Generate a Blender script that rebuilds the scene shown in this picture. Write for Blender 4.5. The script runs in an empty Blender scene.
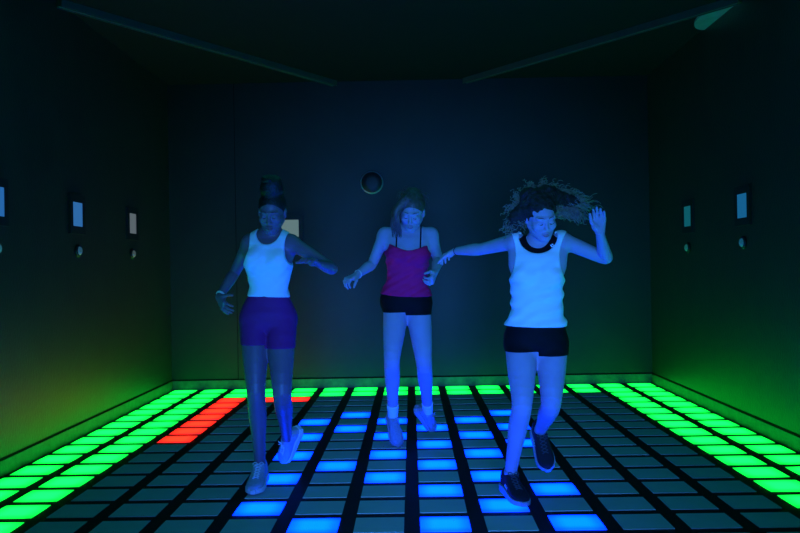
import bpy, math, random
import numpy as np

C = bpy.context.scene.collection
S = bpy.context.scene
R = math.radians
random.seed(7)

# ------------------------------------------------------------------ camera
CAM_LOC = (0.0151, -9.1552, 1.2454)
cam_d = bpy.data.cameras.new('camera')
cam_d.sensor_width = 36.0
cam_d.lens = 858.41 / 800 * 36.0
cam_d.clip_start = 0.05
cam = bpy.data.objects.new('camera', cam_d)
C.objects.link(cam)
from mathutils import Matrix, Vector
_yaw, _pit, _rol = -0.0126952662, 0.00404451112, -0.0169145459
_F = Vector((math.sin(_yaw)*math.cos(_pit), math.cos(_yaw)*math.cos(_pit), math.sin(_pit)))
_R0 = Vector((math.cos(_yaw), -math.sin(_yaw), 0))
_U0 = _R0.cross(_F)
_R = _R0*math.cos(_rol) + _U0*math.sin(_rol)
_U = -_R0*math.sin(_rol) + _U0*math.cos(_rol)
cam.matrix_world = Matrix(((_R.x, _U.x, -_F.x, CAM_LOC[0]), (_R.y, _U.y, -_F.y, CAM_LOC[1]),
                           (_R.z, _U.z, -_F.z, CAM_LOC[2]), (0, 0, 0, 1)))
S.camera = cam

# ------------------------------------------------------------------ world, light, exposure
w = bpy.data.worlds.new('world'); S.world = w
w.use_nodes = True
w.node_tree.nodes['Background'].inputs[0].default_value = (0, 0, 0, 1)
w.node_tree.nodes['Background'].inputs[1].default_value = 0.0
S.view_settings.view_transform = 'Standard'
S.view_settings.look = 'None'
S.view_settings.gamma = 1
S.view_settings.use_curve_mapping = False
S.view_settings.exposure = 0.0
S.cycles.max_bounces = 6
S.cycles.sample_clamp_indirect = 4.0

def area(name, loc, target, sx, sy, col, watts):
    l = bpy.data.lights.new(name, 'AREA'); l.shape = 'RECTANGLE'
    l.size = sx; l.size_y = sy; l.color = col; l.energy = watts
    o = bpy.data.objects.new(name, l); C.objects.link(o); o.location = loc
    o.rotation_euler = (Vector(target) - Vector(loc)).to_track_quat('-Z', 'Y').to_euler()
    return o
# dim cyan house lamp under the ceiling, and an added blue fill lamp behind the camera
area('house_lamp', (0, -4.3, 3.2), (0, -4.3, 0), 3.0, 4.5, (0.0, 0.88, 0.90), 9.0)
lamp = area('added_front_fill', (0.2, -9.9, 1.0), (0.1, -3.8, 0.9), 1.2, 0.7, (0.045, 0.25, 1.0), 18.0)
lamp.data.spread = R(38)

EMIT = {'green': ((0.003, 1.0, 0.05), 4.6), 'blue': ((0.0, 0.019, 1.0), 18.0), 'red': ((1.0, 0.013, 0.003), 5.0)}

# ------------------------------------------------------------------ helpers
def mat(name, col, rough=0.6, metal=0.0, spec=0.5, noise=0.0, scale=20.0, bump=0.0, bscale=60.0, emit=None, estr=0.0, stretch=None):
    m = bpy.data.materials.new(name); m.use_nodes = True
    nt = m.node_tree; b = nt.nodes['Principled BSDF']
    b.inputs['Base Color'].default_value = (*col, 1)
    b.inputs['Roughness'].default_value = rough
    b.inputs['Metallic'].default_value = metal
    b.inputs['Specular IOR Level'].default_value = spec
    tc = nt.nodes.new('ShaderNodeTexCoord')
    src = tc.outputs['Object']
    if stretch:
        mp = nt.nodes.new('ShaderNodeMapping'); mp.inputs['Scale'].default_value = stretch
        nt.links.new(src, mp.inputs['Vector']); src = mp.outputs[0]
    if noise > 0:
        n = nt.nodes.new('ShaderNodeTexNoise'); n.inputs['Scale'].default_value = scale
        n.inputs['Detail'].default_value = 5
        nt.links.new(src, n.inputs['Vector'])
        r = nt.nodes.new('ShaderNodeValToRGB')
        r.color_ramp.elements[0].position = 0.3; r.color_ramp.elements[1].position = 0.7
        r.color_ramp.elements[0].color = (*[c*(1-noise) for c in col], 1)
        r.color_ramp.elements[1].color = (*[min(1, c*(1+noise)) for c in col], 1)
        nt.links.new(n.outputs[0], r.inputs[0]); nt.links.new(r.outputs[0], b.inputs['Base Color'])
    if bump > 0:
        n2 = nt.nodes.new('ShaderNodeTexNoise'); n2.inputs['Scale'].default_value = bscale
        n2.inputs['Detail'].default_value = 4
        nt.links.new(src, n2.inputs['Vector'])
        bp = nt.nodes.new('ShaderNodeBump'); bp.inputs['Strength'].default_value = bump
        bp.inputs['Distance'].default_value = 0.01
        nt.links.new(n2.outputs[0], bp.inputs['Height']); nt.links.new(bp.outputs[0], b.inputs['Normal'])
    if emit:
        b.inputs['Emission Color'].default_value = (*emit, 1); b.inputs['Emission Strength'].default_value = estr
    return m

def link(name, me, parent=None, loc=(0, 0, 0)):
    o = bpy.data.objects.new(name, me); C.objects.link(o)
    o.location = loc
    if parent is not None: o.parent = parent
    return o

def tag(o, label=None, cat=None, group=None, kind=None):
    if label: o['label'] = label
    if cat: o['category'] = cat
    if group: o['group'] = group
    if kind: o['kind'] = kind
    return o

class MB:
    """collects simple solids into one mesh"""
    def __init__(s): s.v = []; s.f = []; s.mi = []
    def add(s, vs, fs, mi=0):
        n = len(s.v); s.v += [tuple(v) for v in vs]; s.f += [tuple(n+i for i in f) for f in fs]; s.mi += [mi]*len(fs)
    def box(s, lo, hi, bev=0.0, mi=0):
        x0, y0, z0 = lo; x1, y1, z1 = hi
        if bev <= 0:
            vs = [(x, y, z) for z in (z0, z1) for x, y in ((x0, y0), (x1, y0), (x1, y1), (x0, y1))]
            s.add(vs, [(3, 2, 1, 0), (4, 5, 6, 7), (0, 1, 5, 4), (1, 2, 6, 5), (2, 3, 7, 6), (3, 0, 4, 7)], mi)
        else:   # bevelled top edge
            b = bev
            vs = [(x0, y0, z0), (x1, y0, z0), (x1, y1, z0), (x0, y1, z0), (x0, y0, z1-b), (x1, y0, z1-b), (x1, y1, z1-b), (x0, y1, z1-b),
                  (x0+b, y0+b, z1), (x1-b, y0+b, z1), (x1-b, y1-b, z1), (x0+b, y1-b, z1)]
            fs = [(3, 2, 1, 0), (8, 9, 10, 11)]
            for a in range(4):
                c = (a+1) % 4
                fs += [(a, c, 4+c, 4+a), (4+a, 4+c, 8+c, 8+a)]
            s.add(vs, fs, mi)
    def tube(s, pts, rad, n=6, mi=0):
        pts = [np.array(p, float) for p in pts]; m = len(pts)
        if not hasattr(rad, '__len__'): rad = [rad]*m
        ref = np.array([0.31, 0.22, 0.92]); vs = []; fs = []
        for i, p in enumerate(pts):
            t = pts[min(i+1, m-1)] - pts[max(i-1, 0)]; t = t/(np.linalg.norm(t)+1e-9)
            a = np.cross(t, ref); a = a/(np.linalg.norm(a)+1e-9); b = np.cross(t, a)
            for k in range(n):
                g = 2*math.pi*k/n
                vs.append(p + rad[i]*(math.cos(g)*a + math.sin(g)*b))
        for i in range(m-1):
            for k in range(n):
                fs.append((i*n+k, i*n+(k+1) % n, (i+1)*n+(k+1) % n, (i+1)*n+k))
        fs.append(tuple(range(n))[::-1]); fs.append(tuple((m-1)*n+k for k in range(n)))
        s.add(vs, fs, mi)
    def lathe(s, prof, c, axis, n=32, mi=0):
        """prof = [(radius, height)], along axis from c"""
        ax = Vector(axis).normalized(); q = ax.to_track_quat('Z', 'Y'); vs = []; fs = []
        for r, h in prof:
            for k in range(n):
                g = 2*math.pi*k/n
                vs.append(Vector(c) + q @ Vector((r*math.cos(g), r*math.sin(g), h)))
        for i in range(len(prof)-1):
            for k in range(n):
                fs.append((i*n+k, i*n+(k+1) % n, (i+1)*n+(k+1) % n, (i+1)*n+k))
        fs.append(tuple(range(n))[::-1]); fs.append(tuple((len(prof)-1)*n+k for k in range(n)))
        s.add(vs, fs, mi)
    def build(s, name, mats, parent=None, loc=(0, 0, 0), smooth=False):
        me = bpy.data.meshes.new(name)
        me.from_pydata([tuple(float(a-b) for a, b in zip(v, loc)) for v in s.v], [], s.f)
        for m in (mats if isinstance(mats, (list, tuple)) else [mats]): me.materials.append(m)
        if any(s.mi): me.polygons.foreach_set('material_index', s.mi)
        if smooth: me.polygons.foreach_set('use_smooth', [True]*len(me.polygons))
        me.update()
        return link(name, me, parent, loc)

# ------------------------------------------------------------------ room
HX, HZ, YB = 2.56, 3.27, -10.0
PITCH, GAP = 0.32, 0.0784
m_wall = mat('wall_paint', (0.020, 0.022, 0.010), 0.44, spec=0.7, noise=0.22, scale=5.0, bump=0.25, bscale=70, stretch=(1, 1, 0.45))
m_back = mat('back_wall_paint', (0.014, 0.015, 0.010), 0.48, spec=0.45, noise=0.15, scale=3.0, bump=0.15, bscale=60)
m_ceil = mat('ceiling_paint', (0.006, 0.006, 0.006), 0.8, spec=0.2, noise=0.1, scale=3)
m_grid = mat('black_floor_grid', (0.012, 0.012, 0.014), 0.55, spec=0.25, noise=0.3, scale=60, bump=0.2, bscale=200)
m_seam = mat('shadow_gap', (0.006, 0.006, 0.006), 0.8, spec=0.1)
m_base = mat('baseboard_paint', (0.085, 0.085, 0.07), 0.5, spec=0.6, noise=0.3, scale=16, bump=0.2, bscale=90)

def slab(name, lo, hi, m):
    b = MB(); b.box(lo, hi); o = b.build(name, m); return tag(o, kind='structure')
slab('floor', (-HX, YB, -0.12), (HX, 0, 0.0), m_grid)
slab('ceiling', (-HX, YB, HZ), (HX, 0, HZ+0.1), m_ceil)
slab('wall_back', (-HX-0.1, 0, -0.12), (HX+0.1, 0.1, HZ+0.1), m_back)
slab('wall_front', (-HX-0.1, YB-0.1, -0.12), (HX+0.1, YB, HZ+0.1), m_wall)
slab('wall_left', (-HX-0.1, YB, -0.12), (-HX, 0, HZ+0.1), m_wall)
slab('wall_right', (HX, YB, -0.12), (HX+0.1, 0, HZ+0.1), m_wall)
# baseboard: a low plinth, a dark gap above it
BH = 0.098
slab('baseboard_back', (-HX, -0.012, 0.0), (HX, 0, BH), m_base)
slab('baseboard_left', (-HX, YB, 0.0), (-HX+0.012, -0.012, BH), m_base)
slab('baseboard_right', (HX-0.012, YB, 0.0), (HX, -0.012, BH), m_base)
slab('trim_1', (-HX, -0.006, BH), (HX, 0, BH+0.014), m_seam)
slab('trim_2', (-HX, YB, BH), (-HX+0.006, -0.006, BH+0.014), m_seam)
slab('trim_3', (HX-0.006, YB, BH), (HX, -0.006, BH+0.014), m_seam)
slab('trim_4', (-1.852, -0.003, BH+0.014), (-1.846, 0, HZ), m_seam)       # joints between wall panels
slab('trim_5', (-HX, -6.0, 1.352), (-HX+0.003, -1.2, 1.356), m_wall)

# ------------------------------------------------------------------ light tiles
def m_lit(name, col, st):
    m = bpy.data.materials.new(name); m.use_nodes = True; nt = m.node_tree
    b = nt.nodes['Principled BSDF']; b.inputs['Base Color'].default_value = (0.25, 0.25, 0.25, 1)
    b.inputs['Roughness'].default_value = 0.4
    tc = nt.nodes.new('ShaderNodeTexCoord')
    sp = nt.nodes.new('ShaderNodeSeparateXYZ'); nt.links.new(tc.outputs['Generated'], sp.inputs[0])
    def edge(o):      # LED sheet fades a little towards each side of its diffuser
        a = nt.nodes.new('ShaderNodeMath'); a.operation = 'SUBTRACT'; nt.links.new(o, a.inputs[0]); a.inputs[1].default_value = 0.5
        c = nt.nodes.new('ShaderNodeMath'); c.operation = 'ABSOLUTE'; nt.links.new(a.outputs[0], c.inputs[0])
        d = nt.nodes.new('ShaderNodeMapRange'); d.interpolation_type = 'SMOOTHSTEP'
        d.inputs[1].default_value = 0.18; d.inputs[2].default_value = 0.52; d.inputs[3].default_value = 1.0; d.inputs[4].default_value = 0.45
        nt.links.new(c.outputs[0], d.inputs[0]); return d.outputs[0]
    mu = nt.nodes.new('ShaderNodeMath'); mu.operation = 'MULTIPLY'
    nt.links.new(edge(sp.outputs[0]), mu.inputs[0]); nt.links.new(edge(sp.outputs[1]), mu.inputs[1])
    ms = nt.nodes.new('ShaderNodeMath'); ms.operation = 'MULTIPLY'; ms.inputs[1].default_value = st
    nt.links.new(mu.outputs[0], ms.inputs[0])
    b.inputs['Emission Color'].default_value = (*col, 1)
    nt.links.new(ms.outputs[0], b.inputs['Emission Strength'])
    return m
TM = {k: m_lit('lit_tile_'+k, *v) for k, v in EMIT.items()}
TM['unlit'] = mat('unlit_tile_diffuser', (0.72, 0.76, 0.74), 0.5, spec=0.3, noise=0.04, scale=6)
BLUE = {5: (6, 8, 10, 12, 14), 6: (5, 7, 11, 15), 7: (6, 8, 10, 12), 8: (7, 9, 11, 13, 15), 9: (6, 8, 10, 12, 14), 10: (5, 7, 9, 13, 15)}
def state(c, r):
    if c in (0, 1, 14, 15) or r < 2: return 'green'
    if (c == 2 and 2 <= r <= 8) or (c in (3, 4) and r == 2): return 'red'
    if r in BLUE.get(c, ()): return 'blue'
    if 17 <= r < 21 and 4 <= c <= 11 and ((r+c) % 2 == 0 or 5 <= c <= 10): return 'blue'
    return 'unlit'
TW = PITCH-GAP
def tile_mesh(k):
    b = MB(); b.box((-TW/2, -TW/2, -0.001), (TW/2, TW/2, 0.003), 0.0006)
    me = bpy.data.meshes.new('light_tile'); me.from_pydata(b.v, [], b.f); me.materials.append(TM[k]); me.update(); return me
TME = {k: tile_mesh(k) for k in TM}
ORD = 'zeroth first second third fourth fifth sixth seventh eighth ninth tenth eleventh twelfth thirteenth fourteenth fifteenth sixteenth seventeenth eighteenth'.split()
WORD = {'green': 'glowing green', 'blue': 'glowing blue', 'red': 'glowing red', 'unlit': 'unlit'}
for r in range(17):
    for c in range(16):
        k = state(c, r)
        o = link('light_tile', TME[k], None, ((c-7.5)*PITCH, -(r+0.5)*PITCH, 0.001))
        side = '%s from the left wall' % ORD[c+1] if c < 8 else '%s from the right wall' % ORD[16-c]
        tag(o, '%s floor tile, %s, %s from the back wall' % (WORD[k], side, ORD[r+1]), 'floor tile', 'square light tiles of the floor', 'thing')
# the rows between the frame and the entrance, all outside the picture
def plain(k):
    m = mat('lit_tile_plain_'+k, (0.25, 0.25, 0.25), 0.4, emit=EMIT[k][0], estr=EMIT[k][1]*0.75); return m
fr = MB(); KS = ['green', 'blue', 'unlit']
for r in range(17, 31):
    for c in range(16):
        x, y = (c-7.5)*PITCH, -(r+0.5)*PITCH
        fr.box((x-TW/2, y-TW/2, 0), (x+TW/2, y+TW/2, 0.006), 0.0015, KS.index(state(c, r)))
tag(fr.build('light_tile_rows', [plain('green'), plain('blue'), TM['unlit']]),
    'rows of glowing floor tiles between the women and the entrance', 'floor tiles', 'square light tiles of the floor', 'stuff')

# ------------------------------------------------------------------ fixtures
m_black = mat('black_plastic', (0.012, 0.012, 0.013), 0.45, spec=0.4)
m_rail = mat('painted_metal_rail', (0.06, 0.07, 0.045), 0.5, spec=0.5, noise=0.1, scale=8)
m_disc = mat('pale_ceiling_plate', (0.25, 0.25, 0.2), 0.6, noise=0.12, scale=8)
m_rim = mat('grey_metal_rim', (0.25, 0.26, 0.26), 0.4, metal=0.3)

def rail(x0, y0, x1, y1, label):
    b = MB(); a = Vector((x0, y0, 0)); e = Vector((x1, y1, 0)); d = (e-a).normalized(); n = Vector((-d.y, d.x, 0))*0.028
    z0, z1 = HZ-0.05, HZ
    vs = [(*(p+q).xy, z) for z in (z0, z1) for p, q in ((a, -n), (e, -n), (e, n), (a, n))]
    b.add(vs, [(3, 2, 1, 0), (4, 5, 6, 7), (0, 1, 5, 4), (1, 2, 6, 5), (2, 3, 7, 6), (3, 0, 4, 7)])
    # return lips along the rail's underside
    for q in (-n, n*0.8):
        vs = [(*(p+q*s).xy, z) for z in (z0-0.008, z0) for p, s in ((a, 1), (e, 1), (e, 0.8), (a, 0.8))]
        b.add(vs, [(3, 2, 1, 0), (4, 5, 6, 7), (0, 1, 5, 4), (1, 2, 6, 5), (2, 3, 7, 6), (3, 0, 4, 7)])
    o = b.build('ceiling_rail', m_rail, None, (x0, y0, HZ-0.05)); tag(o, label, 'rail', 'slanting rails under the ceiling', 'thing')
rail(-0.76, -0.03, -2.53, -2.90, 'slim metal rail slanting across the ceiling to the left wall')
rail(0.62, -0.03, 2.53, -2.66, 'slim metal rail slanting across the ceiling to the right wall')

b = MB(); vs = []; n = 24
for z in (HZ-0.02, HZ):
    for i in range(n+1):
        g = math.pi*i/n
        vs.append((2.555-0.17*math.sin(g), -2.18+0.38*math.cos(g), z))
fs = [tuple(range(n+1)), tuple(range(n+1, 2*n+2))[::-1]] + [(i, i+n+1, i+n+2, i+1) for i in range(n)] + [(n, 2*n+1, n+1, 0)]
b.add(vs, fs)
tag(b.build('ceiling_plate', m_disc, None, (2.5, -2.2, HZ)), 'pale half-round plate on the ceiling against the right wall', 'ceiling plate', kind='thing')

t = MB(); t.lathe([(0.118, 0), (0.122, 0.02), (0.122, 0.045), (0.11, 0.055)], (-0.385, 0, 2.18), (0, -1, 0), 40)
sp = t.build('wall_speaker', m_rim, None, (-0.385, 0, 2.18), True)
tag(sp, 'round black speaker on the back wall above and between the women', 'speaker', kind='thing')
t = MB(); t.lathe([(0.112, 0.05), (0.108, 0.058), (0.05, 0.062), (0.01, 0.063)], (-0.385, 0, 2.18), (0, -1, 0), 40)
g = t.build('speaker_grille', m_black, sp, (0, 0, 0), True); g.location = (0.385, 0, -2.18)

def screen(P, nrm, col, st, label, group):
    """small wall screen, centre P on the wall, facing nrm (x or y unit)"""
    P = Vector(P); nrm = Vector(nrm); tv = Vector((0, 0, 1)).cross(nrm)
    def bx(mb, u0, u1, z0, z1, d0, d1):
        cs = [P + tv*u + Vector((0, 0, z)) + nrm*d for d in (d0, d1) for u, z in ((u0, z0), (u1, z0), (u1, z1), (u0, z1))]
        mb.add([tuple(c) for c in cs], [(3, 2, 1, 0), (4, 5, 6, 7), (0, 1, 5, 4), (1, 2, 6, 5), (2, 3, 7, 6), (3, 0, 4, 7)])
    root = bpy.data.objects.new('wall_screen', None); C.objects.link(root); root.location = P
    tag(root, label, 'screen', group, 'thing')
    f = MB(); W, H = 0.145, 0.15; w_, h_ = 0.098, 0.092
    bx(f, -W, W, -H, -h_, 0, 0.022); bx(f, -W, W, h_, H, 0, 0.022); bx(f, -W, -w_, -h_, h_, 0, 0.022); bx(f, w_, W, -h_, h_, 0, 0.022)
    o = f.build('frame', m_black); o.parent = root; o.location = -P
    s_ = MB(); bx(s_, -w_, w_, -h_, h_, 0, 0.016)
    o = s_.build('display', mat('display_glow', (0.02, 0.02, 0.02), 0.3, emit=col, estr=st*0.7)); o.parent = root; o.location = -P
def button(P, nrm, col, st, label, group):
    P = Vector(P)
    t = MB(); t.lathe([(0.05, 0), (0.05, 0.015), (0.04, 0.02)], P, nrm, 28)
    o = t.build('wall_button', m_black, None, tuple(P), True); tag(o, label, 'button', group, 'thing')
    t = MB(); t.lathe([(0.034, 0.018), (0.032, 0.026), (0.025, 0.033), (0.013, 0.038), (0.002, 0.040)], P, nrm, 28)
    d = t.build('dome', mat('button_dome', (0.08, 0.08, 0.08), 0.2, spec=0.6, emit=col, estr=st*0.8), o, (0, 0, 0), True); d.location = -P
G1, G2 = 'small square screens along the side walls', 'round buttons under the wall screens'
screen((-HX, -3.87, 1.715), (1, 0, 0), (0.03, 0.2, 0.6), 0.9, 'blue-lit screen in black frame at the left edge of the photo', G1)
screen((-HX, -2.58, 1.715), (1, 0, 0), (0.04, 0.21, 0.58), 0.9, 'blue-lit square screen in black frame, middle one on the left wall', G1)
screen((-HX, -1.27, 1.715), (1, 0, 0), (0.15, 0.19, 0.21), 0.9, 'grey-lit screen in black frame on the left wall nearest the back corner', G1)
screen((HX, -1.30, 1.69), (-1, 0, 0), (0.005, 0.13, 0.17), 1.0, 'teal-lit screen in black frame on the right wall nearest the back corner', G1)
screen((HX, -2.59, 1.69), (-1, 0, 0), (0.01, 0.15, 0.36), 1.0, 'blue-lit screen in black frame on the right wall, farther from the back corner', G1)
screen((-1.272, 0, 1.708), (0, -1, 0), (0.16, 0.26, 0.26), 1.0, 'pale grey-lit screen on the back wall beside the bun-haired woman', None)
button((-HX, -3.87, 1.42), (1, 0, 0), (0.03, 0.18, 0.22), 0.6, 'round button at the left edge of the photo, below its wall screen', G2)
button((-HX, -2.56, 1.435), (1, 0, 0), (0.03, 0.12, 0.2), 0.6, 'round blue-lit button under the middle screen of the left wall', G2)
button((-HX, -1.27, 1.435), (1, 0, 0), (0.08, 0.12, 0.12), 0.6, 'round grey button on the left wall nearest the back corner', G2)
button((HX, -1.27, 1.405), (-1, 0, 0), (0.01, 0.14, 0.12), 0.6, 'round teal button on the right wall nearest the back corner', G2)
button((HX, -2.58, 1.41), (-1, 0, 0), (0.01, 0.12, 0.22), 0.6, 'round blue-lit button on the right wall under the blue-lit screen', G2)

# ------------------------------------------------------------------ distance-field sculpting
def nrm(v):
    v = np.asarray(v, float); return v/(np.linalg.norm(v)+1e-12)
def smin(a, b, k):
    h = np.clip(0.5+0.5*(b-a)/k, 0, 1)
    return b*(1-h)+a*h-k*h*(1-h)
def smax(a, b, k): return -smin(-a, -b, k)

class Field:
    def __init__(s, lo, hi, h):
        s.lo = np.array(lo, float); s.h = h
        s.n = np.ceil((np.array(hi)-s.lo)/h).astype(int)+1
        s.d = np.full(s.n, 0.4, np.float32)
    def sub(s, lo, hi):
        a = np.clip(np.floor((np.array(lo)-s.lo)/s.h).astype(int), 0, s.n); b = np.clip(np.ceil((np.array(hi)-s.lo)/s.h).astype(int)+1, 0, s.n)
        g = [(s.lo[i]+np.arange(a[i], b[i])*s.h).astype(np.float32) for i in range(3)]
        return (slice(a[0], b[0]), slice(a[1], b[1]), slice(a[2], b[2])), g[0][:, None, None], g[1][None, :, None], g[2][None, None, :]
    def prim(s, fn, lo, hi, k=0.02, op='add', pad=0.05):
        sl, X, Y, Z = s.sub(np.array(lo)-pad, np.array(hi)+pad)
        if 0 in s.d[sl].shape: return
        v = fn(X, Y, Z).astype(np.float32)
        s.d[sl] = smin(s.d[sl], v, k) if op == 'add' else smax(s.d[sl], -v, k)
    def cone(s, a, b, r1, r2, k=0.02, op='add'):
        a = np.array(a, float); b = np.array(b, float); r = max(r1, r2)
        ab = b-a; L = ab@ab+1e-12
        def fn(X, Y, Z):
            t = np.clip(((X-a[0])*ab[0]+(Y-a[1])*ab[1]+(Z-a[2])*ab[2])/L, 0, 1)
            return np.sqrt((X-a[0]-t*ab[0])**2+(Y-a[1]-t*ab[1])**2+(Z-a[2]-t*ab[2])**2)-(r1+(r2-r1)*t)
        s.prim(fn, np.minimum(a, b)-r, np.maximum(a, b)+r, k, op)
    def tube(s, pts, rad, k=0.02, op='add', m=4, k0=0.03):
        """smooth limb through control points"""
        P, Q = catmull(pts, rad, m)
        lo = P.min(0)-max(rad); hi = P.max(0)+max(rad)
        def fn(X, Y, Z):
            d = None
            for i in range(len(P)-1):
                a, b = P[i], P[i+1]; ab = b-a; L = ab@ab+1e-12
                t = np.clip(((X-a[0])*ab[0]+(Y-a[1])*ab[1]+(Z-a[2])*ab[2])/L, 0, 1)
                e = np.sqrt((X-a[0]-t*ab[0])**2+(Y-a[1]-t*ab[1])**2+(Z-a[2]-t*ab[2])**2)-(Q[i]+(Q[i+1]-Q[i])*t)
                d = e if d is None else np.minimum(d, e)
            return d
        s.prim(fn, lo, hi, k, op)
    def ell(s, c, r, M=None, k=0.02, op='add'):
        c = np.array(c, float); r = np.array(r, float); M = np.eye(3) if M is None else M
        def fn(X, Y, Z):
            q = [(X-c[0])*M[i][0]+(Y-c[1])*M[i][1]+(Z-c[2])*M[i][2] for i in range(3)]
            k0 = np.sqrt(sum((q[i]/r[i])**2 for i in range(3))); k1 = np.sqrt(sum((q[i]/r[i]**2)**2 for i in range(3)))+1e-9
            return k0*(k0-1)/k1
        R_ = r.max(); s.prim(fn, c-R_, c+R_, k, op, 0.03)
    def sample(s, p):
        i = np.round((np.array(p)-s.lo)/s.h).astype(int)
        if (i < 0).any() or (i >= s.n).any(): return 0.4
        return float(s.d[tuple(i)])
    def mesh(s, name, origin=(0, 0, 0)):
        v, q = nets(s.d); v = s.lo+v*s.h-np.array(origin)
        return np_mesh(name, v, q)

def np_mesh(name, v, q):
    me = bpy.data.meshes.new(name)
    me.vertices.add(len(v)); me.vertices.foreach_set('co', v.astype(np.float32).ravel())
    me.loops.add(len(q)*4); me.loops.foreach_set('vertex_index', q.astype(np.int32).ravel())
    me.polygons.add(len(q)); me.polygons.foreach_set('loop_start', np.arange(0, len(q)*4, 4, dtype=np.int32))
    me.polygons.foreach_set('use_smooth', np.ones(len(q), bool))
    me.update(calc_edges=True); me.validate()
    return me

def nets(d):
    s = d < 0; nx, ny, nz = d.shape
    cnt = np.zeros((nx-1, ny-1, nz-1), np.int8)
    for i in (0, 1):
        for j in (0, 1):
            for k in (0, 1): cnt += s[i:nx-1+i, j:ny-1+j, k:nz-1+k]
    act = (cnt > 0) & (cnt < 8); I, J, K = np.nonzero(act)
    idx = np.full(act.shape, -1, np.int32); idx[I, J, K] = np.arange(len(I))
    acc = np.zeros((len(I), 3)); n = np.zeros(len(I))
    cor = [(i, j, k) for i in (0, 1) for j in (0, 1) for k in (0, 1)]
    val = {c: d[I+c[0], J+c[1], K+c[2]].astype(float) for c in cor}
    for a in cor:
        for ax in range(3):
            if a[ax] == 0:
                b = list(a); b[ax] = 1; b = tuple(b)
                va, vb = val[a], val[b]; m = (va < 0) != (vb < 0)
                t = np.where(m, va/np.where(m, va-vb, 1), 0)
                for x in range(3):
                    acc[:, x] += np.where(m, a[x]+(t if x == ax else 0), 0)
                n += m
    v = np.stack([I, J, K], 1)+acc/np.maximum(n, 1)[:, None]
    Q = []
    for ax in range(3):
        o1, o2 = [(1, 2), (2, 0), (0, 1)][ax]
        lo = [slice(None)]*3; hi = [slice(None)]*3
        lo[ax] = slice(0, -1); hi[ax] = slice(1, None)
        for o in (o1, o2):
            lo[o] = slice(1, -1); hi[o] = slice(1, -1)
        A = s[tuple(lo)]; B = s[tuple(hi)]
        E = np.stack(np.nonzero(A != B), 1); ins = A[tuple(E.T)]
        E[:, o1] += 1; E[:, o2] += 1
        def cell(d1, d2):
            c = E.copy(); c[:, o1] -= d1; c[:, o2] -= d2; return idx[tuple(c.T)]
        q = np.stack([cell(1, 1), cell(0, 1), cell(0, 0), cell(1, 0)], 1)
        q = np.where(ins[:, None], q, q[:, ::-1]); Q.append(q)
    q = np.concatenate(Q); q = q[(q >= 0).all(1)]
    return v, q

def catmull(pts, rad=None, m=4):
    P = np.array(pts, float); Q = np.array(rad if rad is not None else [0]*len(P), float)
    A = np.concatenate([P, Q[:, None]], 1); A = np.concatenate([2*A[:1]-A[1:2], A, 2*A[-1:]-A[-2:-1]])
    out = []
    for i in range(1, len(A)-2):
        for t in np.arange(m)/m:
            a, b, c, d_ = A[i-1:i+3]
            out.append(0.5*((2*b)+(-a+c)*t+(2*a-5*b+4*c-d_)*t*t+(-a+3*b-3*c+d_)*t**3))
    out.append(A[-2]); out = np.array(out)
    return out[:, :3], np.maximum(out[:, 3], 0.001)

def rotm(yaw, pitch, roll):
    """rows = local x, y(back), z axes of a head; yaw turns the face towards +X, pitch looks down, roll tips the crown to +X"""
    M = Matrix.Rotation(R(yaw), 3, 'Z') @ Matrix.Rotation(R(pitch), 3, 'X') @ Matrix.Rotation(R(roll), 3, 'Y')
    return np.array(M.transposed())

TORSO = np.array([  # height, half width, half depth, back offset
    (-.105, .060, .050, .005), (-.07, .125, .085, .008), (-.03, .160, .108, .012), (.02, .166, .112, .012), (.07, .152, .100, .008),
    (.13, .126, .084, 0), (.18, .117, .080, -.002), (.24, .124, .088, 0), (.31, .137, .098, 0), (.37, .145, .098, .002),
    (.43, .140, .086, .006), (.47, .112, .066, .01), (.505, .070, .052, .014), (.53, .045, .045, .016)])
def dense_torso(sx=1.0, bust=1.0, waist=1.0):
    P, _ = catmull(TORSO[:, :3], None, 5); O, _ = catmull(np.stack([TORSO[:, 3]]*3, 1), None, 5)
    T = np.concatenate([P, O[:, :1]], 1); T[:, 1] *= sx
    wf = 1+(waist-1)*np.exp(-((T[:, 0]-.17)/.08)**2); T[:, 1] *= wf; T[:, 2] *= wf
    return T

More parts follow.
